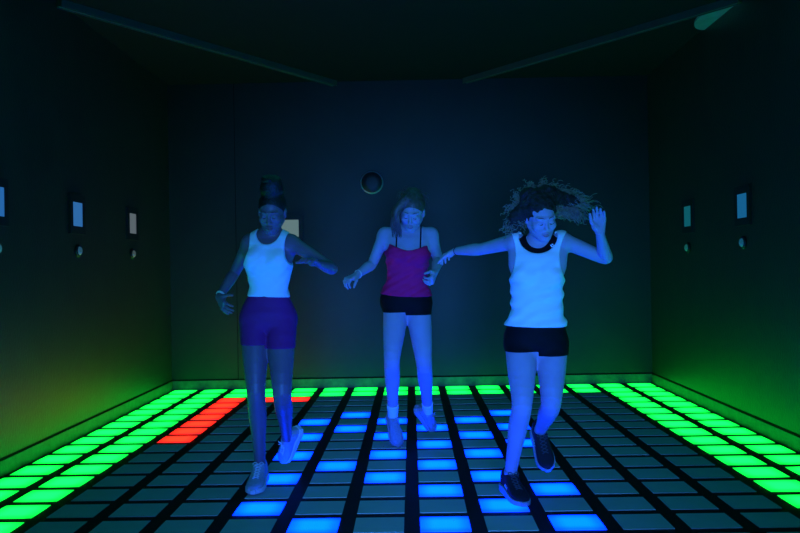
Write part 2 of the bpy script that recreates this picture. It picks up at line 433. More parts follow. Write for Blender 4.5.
class Body:
    def __init__(b, pel, nb, hips, shl, T, L0=0.50):
        b.pel = np.array(pel, float); b.nb = np.array(nb, float)
        up = b.nb-b.pel; b.L = np.linalg.norm(up); b.sc = b.L/L0; b.up = up/b.L
        b.T = T
        def ax(v):
            v = np.array(v[1])-np.array(v[0]); v = v-b.up*(v@b.up); return nrm(v)
        b.xh, b.xs = ax(hips), ax(shl); b.hips, b.shl = np.array(hips, float), np.array(shl, float)
    def uvw(b, X, Y, Z):
        p = [X-b.pel[0], Y-b.pel[1], Z-b.pel[2]]
        h = (p[0]*b.up[0]+p[1]*b.up[1]+p[2]*b.up[2])/b.sc
        t = np.clip(h/0.42, 0, 1)
        x = [b.xh[i]*(1-t)+b.xs[i]*t for i in range(3)]
        n = np.sqrt(x[0]**2+x[1]**2+x[2]**2); x = [c/n for c in x]
        up = b.up; y = [up[1]*x[2]-up[2]*x[1], up[2]*x[0]-up[0]*x[2], up[0]*x[1]-up[1]*x[0]]
        return (p[0]*x[0]+p[1]*x[1]+p[2]*x[2])/b.sc, (p[0]*y[0]+p[1]*y[1]+p[2]*y[2])/b.sc, h
    def at(b, u, v, h):
        t = min(max(h/0.42, 0), 1); x = nrm(b.xh*(1-t)+b.xs*t); y = np.cross(b.up, x)
        return b.pel+(x*u+y*v+b.up*h)*b.sc
    def torso_fn(b):
        def fn(X, Y, Z):
            u, v, h = b.uvw(X, Y, Z); T = b.T
            rx = np.interp(h, T[:, 0], T[:, 1]); ry = np.interp(h, T[:, 0], T[:, 2]); o = np.interp(h, T[:, 0], T[:, 3])
            v = v-o; p = 2.25
            q = ((np.abs(u)/rx)**p+(np.abs(v)/ry)**p)**(1/p)+1e-4; r = np.sqrt(u*u+v*v)+1e-5
            d = r-r/q
            d = np.where(q < 0.3, -ry, d)
            return np.maximum(d, np.maximum(h-0.535, -0.11-h))*b.sc*0.92
        return fn
    def add_torso(b, F, shoulders=True, bust=1.0, glute=True):
        m = b.pel+b.up*b.L*0.45; F.prim(b.torso_fn(), m-np.array([.24, .24, .36])*b.sc, m+np.array([.24, .24, .36])*b.sc, 0.01, pad=0.03)
        for s in (-1, 1):
            F.ell(b.at(s*.066, -.070, .335), [.058*bust, .056*bust, .058*bust], k=.035)
            if glute: F.ell(b.at(s*.072, .065, -.02), [.082, .075, .085], k=.04)
            if shoulders:
                sh = b.shl[0 if s < 0 else 1]
                F.cone(b.at(s*.04, .016, .475), sh-b.up*0.004, .045, .043, k=.04)
                F.cone(b.at(s*.095, .0, .40), sh-b.up*.03, .05, .042, k=.04)

def hand(F, W, D, N, T, curl, scale=1.0, spread=1.0, thumb=0.5, fcurl=None, tout=.72):
    """W wrist, D along the palm, N palm side, T towards the thumb; five tapered fingers with knuckle bends"""
    D = nrm(D); N = nrm(np.array(N)-D*(np.dot(N, D))); S_ = np.cross(D, N)
    if np.dot(S_, T) < 0: S_ = -S_
    W = np.array(W, float); s = scale
    for a in (-.026, -.009, .009, .026):
        F.cone(W+D*.012*s+S_*a*.55*s, W+D*.082*s+S_*a*s*1.02, .0150*s, .0115*s, k=.010)
    F.ell(W+D*.035*s+S_*.024*s+N*.008*s, np.array([.02, .02, .02])*s, k=.012)
    lens = (.068, .078, .073, .056); offs = (.0285, .0095, -.0095, -.0275); fan = (.14, .03, -.07, -.20)
    for i in range(4):
        c = (fcurl[i] if fcurl else curl); L = lens[i]*s
        p = W+D*(.084-.004*abs(i-1))*s+S_*offs[i]*s
        dr = nrm(D+S_*fan[i]*spread); ang = 0
        rr = [.0088, .0080, .0072, .0062]
        p0 = p-dr*.012*s
        for j, fr in enumerate((.44, .30, .26)):
            ang += c*(0.75, 1.0, 0.7)[j]
            v = dr*math.cos(ang)+N*math.sin(ang); q = p+v*L*fr
            F.cone(p0 if j == 0 else p, q, rr[j]*s, rr[j+1]*s, k=.0035); p = q
    p = W+D*.028*s+S_*.024*s; v = nrm(D*.62+S_*tout+N*.25)
    q = p+v*.044*s; F.cone(p-v*.008*s, q, .0125*s, .0105*s, k=.008)
    v2 = nrm(v+D*.55*thumb+N*.5*thumb-S_*.3*thumb); r_ = q+v2*.032*s; F.cone(q, r_, .0100*s, .0090*s, k=.004)
    v3 = nrm(v2+N*.4*thumb+D*.2); F.cone(r_, r_+v3*.024*s, .0090*s, .0070*s, k=.004)

def head(F, c, M, neck, sc=1.0):
    """sculpted head; M rows are the head's axes; c between the ears"""
    c = np.array(c, float)
    def w(x, y, z): return c+(M[0]*x+M[1]*y+M[2]*z)*sc
    E = lambda p, r, k=.02, op='add': F.ell(w(*p), np.array(r)*sc, M, k, op)
    K = lambda p, q, a, b, k=.02, op='add': F.cone(w(*p), w(*q), a*sc, b*sc, k, op)
    E((0, .020, .032), (.074, .092, .082)); E((0, -.028, -.025), (.060, .060, .080), .03)
    for s in (-1, 1):
        K((s*.054, .002, -.045), (s*.018, -.064, -.092), .018, .017, .03)
        E((s*.040, -.062, -.026), (.022, .020, .020), .025)
        K((s*.012, -.083, .022), (s*.048, -.071, .024), .0065, .005, .016)
    E((0, -.072, -.094), (.020, .018, .016), .02)
    E((0, -.076, -.066), (.026, .016, .018), .015)
    for s in (-1, 1): E((s*.031, -.095, .003), (.014, .007, .007), .012, 'cut')
    for s in (-1, 1): E((s*.031, -.0725, .001), (.0155, .0155, .0125), .008)
    K((0, -.084, .010), (0, -.102, -.028), .0065, .0092, .012)
    for s in (-1, 1): E((s*.0105, -.094, -.033), (.007, .008, .006), .006)
    E((0, -.0935, -.0585), (.020, .008, .0050), .005); E((0, -.0925, -.0705), (.018, .008, .0058), .005)
    K((-.022, -.100, -.0645), (.022, -.100, -.0645), .0016, .0016, .003, 'cut')
    for s in (-1, 1):
        E((s*.0765, .014, -.008), (.0085, .018, .030), .006)
        E((s*.0850, .010, -.006), (.0050, .010, .018), .004, 'cut')
    a = w(0, .026, -.05); n = np.array(neck, float)
    F.tube([a, (a+n)/2, n], [.052*sc, .049, .055], .03)
    return w

def face_marks(F, w, parent, m_brow, m_lips, M, origin):
    """eyebrows, lowered lashes and lips laid on the sculpted face"""
    def surf(x, z):
        for y in np.arange(-.13, -.03, .001):
            if F.sample(w(x, y, z)) < 0: return y
        return -.08
    def strip(mb, pts, rad, lift=0.0005): mb.tube([w(x, surf(x, z)-lift, z)-np.array(origin) for x, z in pts], rad, 6)
    b = MB()
    for s in (-1, 1): strip(b, [(s*.013, .0265), (s*.023, .029), (s*.034, .0295), (s*.046, .025)], [.0014, .0022, .0020, .0009])
    o = b.build('eyebrows', m_brow, parent, smooth=True)
    b = MB()
    for s in (-1, 1): strip(b, [(s*.018, -.004), (s*.025, -.008), (s*.033, -.009), (s*.044, -.005)], [.0012, .0024, .0026, .0014])
    b.build('eyelashes', m_brow, parent, smooth=True)
    b = MB()
    strip(b, [(-.019, -.064), (-.010, -.0605), (0, -.0612), (.010, -.0605), (.019, -.064)], [.0008, .0026, .0024, .0026, .0008])
    strip(b, [(-.018, -.0665), (-.010, -.0695), (0, -.0702), (.010, -.0695), (.018, -.0665)], [.0008, .0030, .0034, .0030, .0008])
    b.build('lips', m_lips, parent, smooth=True)

def leg_pts(hip, knee, ank, back):
    h, k, a = [np.array(p, float) for p in (hip, knee, ank)]; bk = nrm(back)
    return [h, h*.5+k*.5-bk*.008, k, k*.7+a*.3+bk*.012, k*.38+a*.62+bk*.006, a], None
LEGR = [.086, .073, .053, .0515, .040, .0305]
def arm_pts(s, e, w_):
    s, e, w_ = [np.array(p, float) for p in (s, e, w_)]
    return [s, s*.55+e*.45, e, e*.72+w_*.28, e*.35+w_*.65, w_]
ARMR = [.043, .0385, .0325, .0345, .0275, .0215]

def wrinkle(X, Y, Z, seed, amp):
    r = np.random.RandomState(seed); d = 0
    for i in range(7):
        f = r.uniform(60, 170); dx = r.uniform(-.5, .5); dz = r.uniform(.55, 1.0)*(1 if i % 3 else -.4)
        ph = X*dx*f+Z*dz*f+Y*r.uniform(-.6, .6)*f*.6+r.uniform(0, 6)+1.6*np.sin(X*14+i)+1.2*np.sin(Z*11+i*2+X*8)
        d = d+np.sin(ph)*(1.2 if i < 3 else .6)
    return d*amp/3.2

def cloth(name, b, parent, m, origin, fields, cut, off, k=0.015, wr=(1, 0.0), h=0.0042, bbox=None, flare=None):
    """a garment: the body's own surface pushed out by off and trimmed by cut(u, v, h, X, Y, Z) > 0"""
    F = Field(bbox[0], bbox[1], h); fields(F)
    sl, X, Y, Z = F.sub(bbox[0], bbox[1]); u, v, hh = b.uvw(X, Y, Z)
    o = off+(flare(u, v, hh) if flare else 0)
    d = F.d-o
    if wr[1]: d = d+wrinkle(X, Y, Z, wr[0], wr[1])*np.clip((.44-hh)/.10, 0, 1)
    d = smax(d, cut(u, v, hh, X, Y, Z).astype(np.float32), 0.006)
    F.d = d.astype(np.float32)
    me = F.mesh(name, origin); me.materials.append(m)
    return link(name, me, parent)

def ell2(u, h, cu, ch, ru, rh):
    k0 = np.sqrt(((u-cu)/ru)**2+((h-ch)/rh)**2); k1 = np.sqrt(((u-cu)/ru**2)**2+((h-ch)/rh**2)**2)+1e-6
    return k0*(k0-1)/k1

def shoe(A, Tt, up, parent, origin, mU, mS, mL, name='shoe', scale=1.0, mark=None):
    """A ankle joint, Tt toe tip, up = towards the shin; shoe > sole, laces"""
    A = np.array(A, float); Tt = np.array(Tt, float); L = .255*scale
    up = nrm(up); f0 = nrm(Tt-A)
    # foot axis: toe tip lies below the ankle by the foot height, turn the axis accordingly
    side = nrm(np.cross(f0, up)); th = math.asin(min(.9, .065*scale/np.linalg.norm(Tt-A)))
    n0 = nrm(np.cross(side, f0)); f = nrm(f0*math.cos(th)+n0*math.sin(th)); n = nrm(np.cross(side, f))
    if n@up < 0: n = -n
    prof = np.array([(-.062, .018, .022), (-.050, .031, .032), (-.02, .036, .036), (.02, .036, .030), (.06, .040, .002), (.10, .045, -.018), (.14, .046, -.030), (.165, .040, -.037), (.185, .026, -.046), (.194, .010, -.056)])*scale
    bot = -.078*scale
    P, _ = catmull(prof, None, 4)
    def loc(X, Y, Z):
        q = [X-A[0], Y-A[1], Z-A[2]]; dt = lambda a: q[0]*a[0]+q[1]*a[1]+q[2]*a[2]
        return dt(f), dt(side), dt(n)
    lo = A-.24*scale; hi = A+.24*scale
    def upper(X, Y, Z):
        s, a, z = loc(X, Y, Z); w_ = np.interp(s, P[:, 0], P[:, 1]); t = np.interp(s, P[:, 0], P[:, 2])
        mid = (t+bot)/2; hh = (t-bot)/2
        q = ((np.abs(a)/w_)**2.5+(np.abs(z-mid)/hh)**2.5)**.4+1e-4; r = np.sqrt(a*a+(z-mid)**2)+1e-5
        return np.maximum(np.where(q < .3, -w_, r-r/q), np.maximum(s-.197*scale, -.066*scale-s))*.9
    def sole(X, Y, Z):
        s, a, z = loc(X, Y, Z); w_ = np.interp(s, P[:, 0], P[:, 1])+.004*scale
        zt = bot+(.020+.006*np.cos(s*18/scale))*scale
        return np.maximum(np.maximum(np.abs(a)-w_, np.maximum(z-zt, bot-.006*scale-z)), np.maximum(s-.200*scale, -.069*scale-s))
    F = Field(lo, hi, .0035); F.prim(upper, lo, hi, .005)
    mouth = A+n*.035*scale-f*.005; F.cone(mouth, mouth+n*.05, .022*scale, .028*scale, .008, 'cut')
    me = F.mesh(name, origin); me.materials.append(mU); o = link(name, me, parent)
    F = Field(lo, hi, .0035); F.prim(sole, lo, hi, .003); F.d = F.d-.002
    me = F.mesh('sole', origin); me.materials.append(mS); link('sole', me, o)
    b = MB()
    def top(s_, a_):
        t = np.interp(s_*scale, P[:, 0], P[:, 2]); w_ = np.interp(s_*scale, P[:, 0], P[:, 1]); mid = (t+bot)/2; hh = (t-bot)/2
        z = mid+hh*(1-min(.98, abs(a_*scale)/w_)**2.5)**.4
        return A+f*s_*scale+side*a_*scale+n*(z+.002)-np.array(origin)
    for i in range(5):
        s0 = .040+i*.017
        for sg in (-1, 1):
            b.tube([top(s0+j*.004, sg*(-.017+.0085*j)) for j in range(5)], .0030, 6)
    for sg in (-1, 1):   # the bow
        c0 = top(.036, 0); g = [c0, c0+side*sg*.018+n*.012, c0+side*sg*.032+n*.004+f*.006, c0+side*sg*.018+f*.012, c0]
        b.tube(catmull(g, None, 4)[0], .0022, 6)
        b.tube(catmull([c0, c0+side*sg*.010+f*.014+n*.004, c0+side*sg*.022+f*.03-n*.004], None, 4)[0], .0022, 6)
    b.build('laces', mL, o, smooth=True)
    if mark is not None:
        b = MB()
        for sg in (-1, 1):
            for ds, dz in ((0, 0), (.016, -.002), (.032, -.004)):
                w0 = lambda s_: np.interp(s_*scale, P[:, 0], P[:, 1])
                b.tube([A+f*(.03+ds+.010*t)*scale+side*sg*(w0(.03+ds)*(.97-.09*abs(t)**2)+.0005)+n*(-.035+dz+.014*t)*scale-np.array(origin) for t in (-1, -.3, .4, 1)], [.0015, .003, .003, .0012], 6)
        b.build('side_marks', mark, o, smooth=True)
    return o, f, n

def band(name, c, axis, r, t, m, parent, origin, h=.006):
    axis = nrm(axis); a = nrm(np.cross(axis, (.3, .5, .8))); e = np.cross(axis, a); b = MB()
    N = 36; vs = []; fs = []
    for i in range(N):
        g = 2*math.pi*i/N; d = a*math.cos(g)+e*math.sin(g)
        for rr, hh in ((r, -h), (r+t, -h*.8), (r+t, h*.8), (r, h)): vs.append(np.array(c)+d*rr+axis*hh-np.array(origin))
    for i in range(N):
        j = (i+1) % N
        for k in range(4): fs.append((i*4+k, j*4+k, j*4+(k+1) % 4, i*4+(k+1) % 4))
    b.add(vs, fs); return b.build(name, m, parent, smooth=True)

def person(label, origin, F, m_skin, group=None):
    me = F.mesh('person', origin); me.materials.append(m_skin)
    o = link('person', me, None, origin); return tag(o, label, 'person', None, 'thing')
Z3 = np.array([0, 0, 1.0])

m_skin_dark = mat('deep_brown_skin', (0.19, 0.11, 0.13), 0.45, spec=0.5, noise=0.06, scale=14)
m_skin_fair = mat('fair_skin', (0.42, 0.33, 0.41), 0.55, spec=0.25, noise=0.05, scale=14)
m_lips_dark = mat('dark_lips', (0.22, 0.07, 0.07), 0.35); m_lips_fair = mat('rosy_lips', (0.42, 0.14, 0.14), 0.35)
m_brow = mat('dark_hair', (0.02, 0.014, 0.01), 0.6)
m_hair_black = mat('black_braided_hair', (0.005, 0.004, 0.004), 0.5, noise=0.3, scale=60, bump=0.6, bscale=120)
m_hair_brown = mat('light_brown_hair', (0.11, 0.07, 0.045), 0.45, noise=0.35, scale=50)
m_hair_core = mat('dark_curl_mass', (0.03, 0.022, 0.016), 0.7, spec=0.2, noise=0.4, scale=40, bump=0.8, bscale=90)
m_hair_curl = mat('curly_brown_hair', (0.24, 0.19, 0.12), 0.45, noise=0.35, scale=50)
m_white = mat('white_jersey', (0.8, 0.82, 0.82), 0.85, spec=0.15, bump=0.15, bscale=300)
m_magenta = mat('magenta_jersey', (0.95, 0.01, 0.12), 0.8, spec=0.2, bump=0.15, bscale=300)
m_purple = mat('purple_shorts_fabric', (0.22, 0.015, 0.13), 0.7, spec=0.25, bump=0.1, bscale=300)
m_blackcloth = mat('black_stretch_fabric', (0.006, 0.006, 0.007), 0.7, spec=0.1, bump=0.1, bscale=300)
m_shoe_white = mat('white_knit', (0.45, 0.47, 0.5), 0.75, spec=0.2, noise=0.12, scale=60, bump=0.5, bscale=260)
m_sole_white = mat('white_rubber', (0.75, 0.75, 0.75), 0.55)
m_shoe_black = mat('black_knit', (0.015, 0.015, 0.02), 0.7, spec=0.3, bump=0.4, bscale=260)
m_shoe_grey = mat('grey_knit', (0.33, 0.34, 0.37), 0.8, spec=0.2, noise=0.15, scale=60, bump=0.5, bscale=260)
m_sole_grey = mat('pale_rubber', (0.35, 0.36, 0.4), 0.6)
m_lace_dark = mat('grey_laces', (0.06, 0.06, 0.07), 0.8)
m_band = mat('pale_wristband', (0.75, 0.75, 0.72), 0.5)
m_gold = mat('gold_chain', (0.8, 0.6, 0.25), 0.3, metal=1.0)

H = 0.0040
# ================================================================== woman with the bun, in a white top
O = (-0.8751, -4.1500, 0.0000)
pel, nb = (-0.8279, -4.1300, 0.9769), (-0.8080, -4.1300, 1.4752)
hL, hR = (-0.9047, -4.1300, 0.9546), (-0.7519, -4.1300, 0.9522)
kL, kR = (-0.8817, -4.2600, 0.5624), (-0.7269, -4.3000, 0.5601)
aL, aR = (-0.8765, -4.2000, 0.1262), (-0.7500, -3.9800, 0.2431)
tL, tR = (-0.8838, -4.4200, 0.0340), (-0.8201, -3.8600, 0.0478)
sL, sR = (-0.9265, -4.1300, 1.4244), (-0.6827, -4.1500, 1.4195)
eL, eR = (-1.0443, -4.0000, 1.2500), (-0.4392, -4.2800, 1.2632)
wL, wR = (-1.1118, -4.1400, 1.1050), (-0.4847, -4.4900, 1.2853)
b1 = Body(pel, nb, (hL, hR), (sL, sR), dense_torso(.96, 1.0, .92))
hc = (-0.7846, -4.1900, 1.5940); HM = rotm(-4, 24, 3)
F = Field((-1.45, -4.80, -.01), (-.30, -3.70, 1.85), H)
b1.add_torso(F, bust=.95)
F.tube(*[leg_pts(hL, kL, aL, (0, 1, 0))[0], LEGR], k=.03); F.tube(leg_pts(hR, kR, aR, (0, .6, -.6))[0], LEGR, k=.03)
F.tube(arm_pts(sL, eL, wL), ARMR, k=.025); F.tube(arm_pts(sR, eR, wR), ARMR, k=.025)
for a, t, k_ in ((aL, tL, kL), (aR, tR, kR)): F.cone(a, np.array(a)*.6+np.array(t)*.4-nrm(np.array(k_)-a)*.022, .028, .018)
wh = head(F, hc, HM, b1.at(0, .012, .49))
hand(F, wL, np.array((-1.0391, -4.2400, 1.0094))-np.array(wL), (.5, .2, -.1), (.4, -1, 0), .35, .95, thumb=.2)
hand(F, wR, np.array((-0.5414, -4.6000, 1.3228))-np.array(wR), (-.3, -.2, -1), (-.5, 0, .8), .35, .95, thumb=.4)
p1 = person('woman with tall hair bun, white tank top and purple shorts stepping on the light tiles', O, F, m_skin_dark)
face_marks(F, wh, p1, m_brow, m_lips_dark, HM, O)
lo = np.array(pel)-(.34, .30, .32); hi = np.array(nb)+(.34, .30, .14)
def arms_off(u, h, uL=.205, uR=.205, ru=.085, rh=.135, ch=.42):
    return np.minimum(ell2(u, h, -uL, ch, ru, rh), ell2(u, h, uR, ch, ru, rh))
def tank1(u, v, h, X, Y, Z):
    neck = np.where(v < 0, ell2(u, h, .0, .52, .074, .090), ell2(u, h, 0, .52, .074, .07))
    return np.maximum(np.maximum(-neck, -arms_off(u, h, .198, .198, .094, .15, .43))*b1.sc, (0.125-h)*b1.sc)
top1 = cloth('tank_top', b1, p1, m_white, O, lambda G: b1.add_torso(G, bust=1.0, glute=False), tank1, .010, wr=(3, .0028), bbox=(lo, hi),
             flare=None)
def shorts_field(b, kl, kr, hl, hr):
    def f(G):
        b.add_torso(G, False); G.tube(leg_pts(hl, kl, kl, (0, 1, 0))[0][:3], LEGR[:3], k=.02); G.tube(leg_pts(hr, kr, kr, (0, 1, 0))[0][:3], LEGR[:3], k=.02)
    return f
z1, z2 = (-0.8940, -4.2000, 0.8257)[2], (-0.7437, -4.2000, 0.8060)[2]
cloth('shorts', b1, p1, m_purple, O, shorts_field(b1, kL, kR, hL, hR), lambda u, v, h, X, Y, Z: np.maximum(np.where(u < 0, z1, z2)-Z, (h-.138)*b1.sc),
      .006, wr=(5, .0012), bbox=(lo, hi))
shoe(aL, tL, np.array(kL)-aL, p1, O, m_shoe_white, m_sole_white, m_sole_white, scale=1.06); shoe(aR, tR, np.array(kR)-aR, p1, O, m_shoe_white, m_sole_white, m_sole_white)
band('wristband', np.array(wL)*.9+np.array(eL)*.1, np.array(wL)-eL, .023, .004, m_band, p1, O, .007)
# hair: scalp cap and a tall wrapped bun
G = Field(np.array(hc)-.17, np.array(hc)+(.17, .17, .30), .0035)
def wl(x, y, z): return np.array(hc)+HM[0]*x+HM[1]*y+HM[2]*z
G.ell(wl(0, .026, .036), (.080, .096, .086), HM); G.ell(wl(0, .03, .128), (.070, .068, .045), HM, k=.02)
for i in range(9):
    g = i*.72; z = .125+i*.0075; rr = .057-.0016*i
    pts = [wl(rr*math.cos(g+t), .03+rr*math.sin(g+t), z+.008*t/6*2) for t in np.linspace(0, 5.2, 12)]
    G.tube(pts, [.0115]*12, k=.006, m=1)
G.ell(wl(0, .03, .165), (.055, .055, .045), HM, k=.01)
G.ell(wl(0, -.085, -.042), (.064, .072, .085), HM, k=.008, op='cut')
me = G.mesh('hair', O); me.materials.append(m_hair_black); link('hair', me, p1)

# ================================================================== woman in the magenta top
O = (-0.0264, -3.0500, 0.0000)
pel, nb = (-0.0235, -3.1500, 1.0137), (0.0065, -3.2200, 1.5345)
hL, hR = (-0.0939, -3.1500, 0.9869), (0.0599, -3.1500, 0.9844)
kL, kR = (-0.1245, -3.3000, 0.6393), (0.0937, -3.2600, 0.6043)
aL, aR = (-0.1291, -3.1000, 0.2097), (0.1219, -2.8800, 0.2048)
tL, tR = (-0.1105, -3.1200, 0.0800), (0.1963, -2.7400, 0.0239)
sL, sR = (-0.1608, -3.2000, 1.4968), (0.1583, -3.2000, 1.4912)
eL, eR = (-0.2536, -3.2200, 1.2900), (0.2031, -3.2200, 1.3099)
wL, wR = (-0.3499, -3.3600, 1.2163), (0.1754, -3.4200, 1.2279)
b2 = Body(pel, nb, (hL, hR), (sL, sR), dense_torso(1.0, 1.0, 1.02))
hc = (0.0289, -3.3000, 1.6394); HM = rotm(-8, 28, 6)
F = Field((-.72, -3.62, -.01), (.42, -2.55, 1.85), H)
b2.add_torso(F)
F.tube(leg_pts(hL, kL, aL, (0, 1, 0))[0], [r*1.03 for r in LEGR], k=.03); F.tube(leg_pts(hR, kR, aR, (0, .8, -.3))[0], [r*1.03 for r in LEGR], k=.03)
F.tube(arm_pts(sL, eL, wL), [r*1.06 for r in ARMR], k=.025); F.tube(arm_pts(sR, eR, wR), [r*1.06 for r in ARMR], k=.025)
for a, t, k_ in ((aL, tL, kL), (aR, tR, kR)): F.cone(a, np.array(a)*.6+np.array(t)*.4-nrm(np.array(k_)-a)*.022, .028, .018)
wh = head(F, hc, HM, b2.at(0, .012, .49), 1.05)
hand(F, wL, np.array((-0.4330, -3.4300, 1.1781))-np.array(wL), (.1, .3, -1), (0, -1, .3), .85, .98, thumb=.9)
hand(F, wR, np.array((0.1455, -3.5000, 1.1496))-np.array(wR), (-.8, .3, .2), (-.2, -.9, .2), .95, .98, thumb=.9)
p2 = person('woman in a magenta camisole and black shorts on tiptoe between the other two', O, F, m_skin_fair)
face_marks(F, wh, p2, m_brow, m_lips_fair, HM, O)
lo = np.array(pel)-(.36, .32, .34); hi = np.array(nb)+(.36, .32, .14)
def cami(u, v, h, X, Y, Z):
    line = np.where(v < 0, .375-.012*np.cos(u*30)+.25*np.maximum(np.abs(u)-.085, 0), .36)
    return np.maximum(np.maximum(h-line, -arms_off(u, h, .20, .20, .075, .075, .40)), .058-h)*b2.sc
cloth('camisole', b2, p2, m_magenta, O, lambda G: b2.add_torso(G, bust=1.05, glute=False), cami, .0115, wr=(11, .0045), bbox=(lo, hi),
      flare=lambda u, v, h: .007*np.clip((.14-h)/.12, 0, 1))
cloth('shoulder_straps', b2, p2, m_blackcloth, O, lambda G: b2.add_torso(G, bust=1.0), lambda u, v, h, X, Y, Z: np.maximum(np.abs(np.abs(u)-.078)-.005, .36-h)*b2.sc,
      .006, bbox=(lo, hi), h=.0035)
z1 = (-0.1214, -3.2000, 0.9513)[2]; z2 = (0.0725, -3.2000, 0.9308)[2]
cloth('shorts', b2, p2, m_blackcloth, O, shorts_field(b2, kL, kR, hL, hR), lambda u, v, h, X, Y, Z: np.maximum(np.where(u < 0, z1, z2)-Z, (h-.075)*b2.sc),
      .008, wr=(5, .001), bbox=(lo, hi))
for i, (a, t, k_) in enumerate(((aL, tL, kL), (aR, tR, kR))):
    shoe(a, t, np.array(k_)-a, p2, O, m_shoe_grey, m_sole_grey, m_sole_grey, scale=.98)
    a, k_ = np.array(a), np.array(k_); G = Field(a-.12, a+.19, .0035); u_ = nrm(k_-a)
    G.tube([a-u_*.02, a+u_*.03, a+u_*.12], [.034, .036, .044], k=.01)
    sl, X, Y, Z = G.sub(a-.12, a+.19); dd = (X-a[0])*u_[0]+(Y-a[1])*u_[1]+(Z-a[2])*u_[2]
    G.d = np.maximum(G.d, dd-.105).astype(np.float32)
    me = G.mesh('sock', O); me.materials.append(m_white); link('sock', me, p2)
band('bracelet', np.array(wL)*.93+np.array(eL)*.07, np.array(wL)-eL+np.array([0, 0, .05]), .027, .003, m_band, p2, O, .004)
b = MB(); b.tube(catmull([b2.at(s_*.055, -.035+-.03*(1-abs(s_)), .485-.045*(1-s_*s_)) for s_ in np.linspace(-1, 1, 9)], None, 3)[0]-np.array(O), .0015, 5)
b.build('necklace', m_gold, p2)
def wl(x, y, z): return np.array(hc)+(HM[0]*x+HM[1]*y+HM[2]*z)*1.05
G = Field(np.array(hc)-.2, np.array(hc)+.22, .0035)
G.ell(wl(0, .028, .040), np.array((.083, .098, .088))*1.05, HM); G.ell(wl(-.01, .085, .085), (.055, .055, .05), HM, k=.03)
G.tube([wl(-.05, -.03, .085), wl(-.092, -.055, .03), wl(-.096, -.07, -.04), wl(-.082, -.078, -.11)], [.026, .033, .030, .014], k=.02)
G.ell(wl(.012, -.085, -.040), np.array((.062, .072, .085)), HM, k=.008, op='cut')
me = G.mesh('hair', O); me.materials.append(m_hair_brown); hr = link('hair', me, p2)
b = MB(); rng = np.random.RandomState(5)
for i in range(90):
    x0 = rng.uniform(-.06, .0); q = rng.uniform(-1, 1); e_ = rng.uniform(-.02, .02)
    pts = [wl(x0, -.03+e_, .112), wl(-.088+q*.018, -.062+e_, .04), wl(-.098+q*.028, -.090+e_, -.03), wl(-.084+q*.032, -.10+e_, -.095-rng.uniform(0, .05))]
    b.tube(catmull(pts, None, 4)[0]-np.array(O), .0012, 4)
for i in range(110):   # loose flyaway strands round the crown
    g = rng.uniform(0, 2*math.pi); el = rng.uniform(.2, 1.4); d_ = np.array([math.cos(g)*math.cos(el), math.sin(g)*math.cos(el), math.sin(el)])
    p0 = np.array([d_[0]*.085, .028+d_[1]*.1, .04+d_[2]*.088]); t_ = nrm(np.cross(d_, rng.normal(size=3)))
    l_ = rng.uniform(.03, .08)
    b.tube(catmull([wl(*p0), wl(*(p0+d_*.012+t_*l_*.4)), wl(*(p0+d_*.016+t_*l_*.8)), wl(*(p0+d_*.002+t_*l_*1.2))], None, 3)[0]-np.array(O), .0009, 4)
b.build('loose_strands', m_hair_brown, hr)

# ================================================================== curly-haired woman
O = (0.5841, -4.5000, 0.0000)
pel, nb = (0.6880, -4.4800, 0.8524), (0.7054, -4.5000, 1.3950)
hL, hR = (0.6060, -4.4800, 0.8211), (0.7741, -4.4800, 0.8185)
kL, kR = (0.5831, -4.6600, 0.5293), (0.7440, -4.6000, 0.5227)
aL, aR = (0.5285, -4.5300, 0.1282), (0.7362, -4.2400, 0.3125)
tL, tR = (0.5878, -4.7500, 0.0340), (0.7559, -4.2800, 0.1669)
sL, sR = (0.5913, -4.4600, 1.3929), (0.8296, -4.5000, 1.3928)
eL, eR = (0.4217, -4.2600, 1.3569), (1.0697, -4.4800, 1.2916)
wL, wR = (0.2831, -4.0800, 1.3519), (1.0142, -4.6200, 1.4223)
b3 = Body(pel, nb, (hL, hR), (sL, sR), dense_torso(.94, 1.0, 1.06), .52)
hc = (0.7146, -4.5600, 1.5157); HM = rotm(12, 26, -6)
F = Field((-.02, -4.92, -.01), (1.20, -3.86, 1.75), H)
b3.add_torso(F, bust=.72)
F.tube(leg_pts(hL, kL, aL, (0, 1, 0))[0], LEGR, k=.03); F.tube(leg_pts(hR, kR, aR, (0, .6, -.6))[0], LEGR, k=.03)
F.tube(arm_pts(sL, eL, wL), [r*1.04 for r in ARMR], k=.025); F.tube(arm_pts(sR, eR, wR), [r*1.04 for r in ARMR], k=.025)
for a, t, k_ in ((aL, tL, kL), (aR, tR, kR)): F.cone(a, np.array(a)*.6+np.array(t)*.4-nrm(np.array(k_)-a)*.022, .028, .018)
wh = head(F, hc, HM, b3.at(0, .012, .50))
hand(F, wL, np.array((0.1914, -3.9800, 1.3195))-np.array(wL), (0, .3, -1), (0, -1, -.2), .5, .95, thumb=.4)
hand(F, wR, np.array((1.0087, -4.6300, 1.5325))-np.array(wR), (-.25, -1, .1), (-1, 0, 0), .42, .95, spread=.1, thumb=.9, tout=.32)
p3 = person('woman with flying curly hair, loose white tank top and black shorts, arms raised out', O, F, m_skin_fair)
face_marks(F, wh, p3, m_brow, m_lips_fair, HM, O)
lo = np.array(pel)-(.36, .32, .34); hi = np.array(nb)+(.36, .32, .14)
def bra3(u, v, h, X, Y, Z):
    neck = np.where(v < 0, ell2(u, h, 0, .54, .060, .062), ell2(u, h, 0, .52, .05, .06))
    return np.maximum(np.maximum(-neck, -arms_off(u, h, .190, .190, .098, .16, .44)), .32-h)*b3.sc
cloth('sports_bra', b3, p3, m_blackcloth, O, lambda G: b3.add_torso(G, bust=.72), bra3, .005, bbox=(lo, hi))
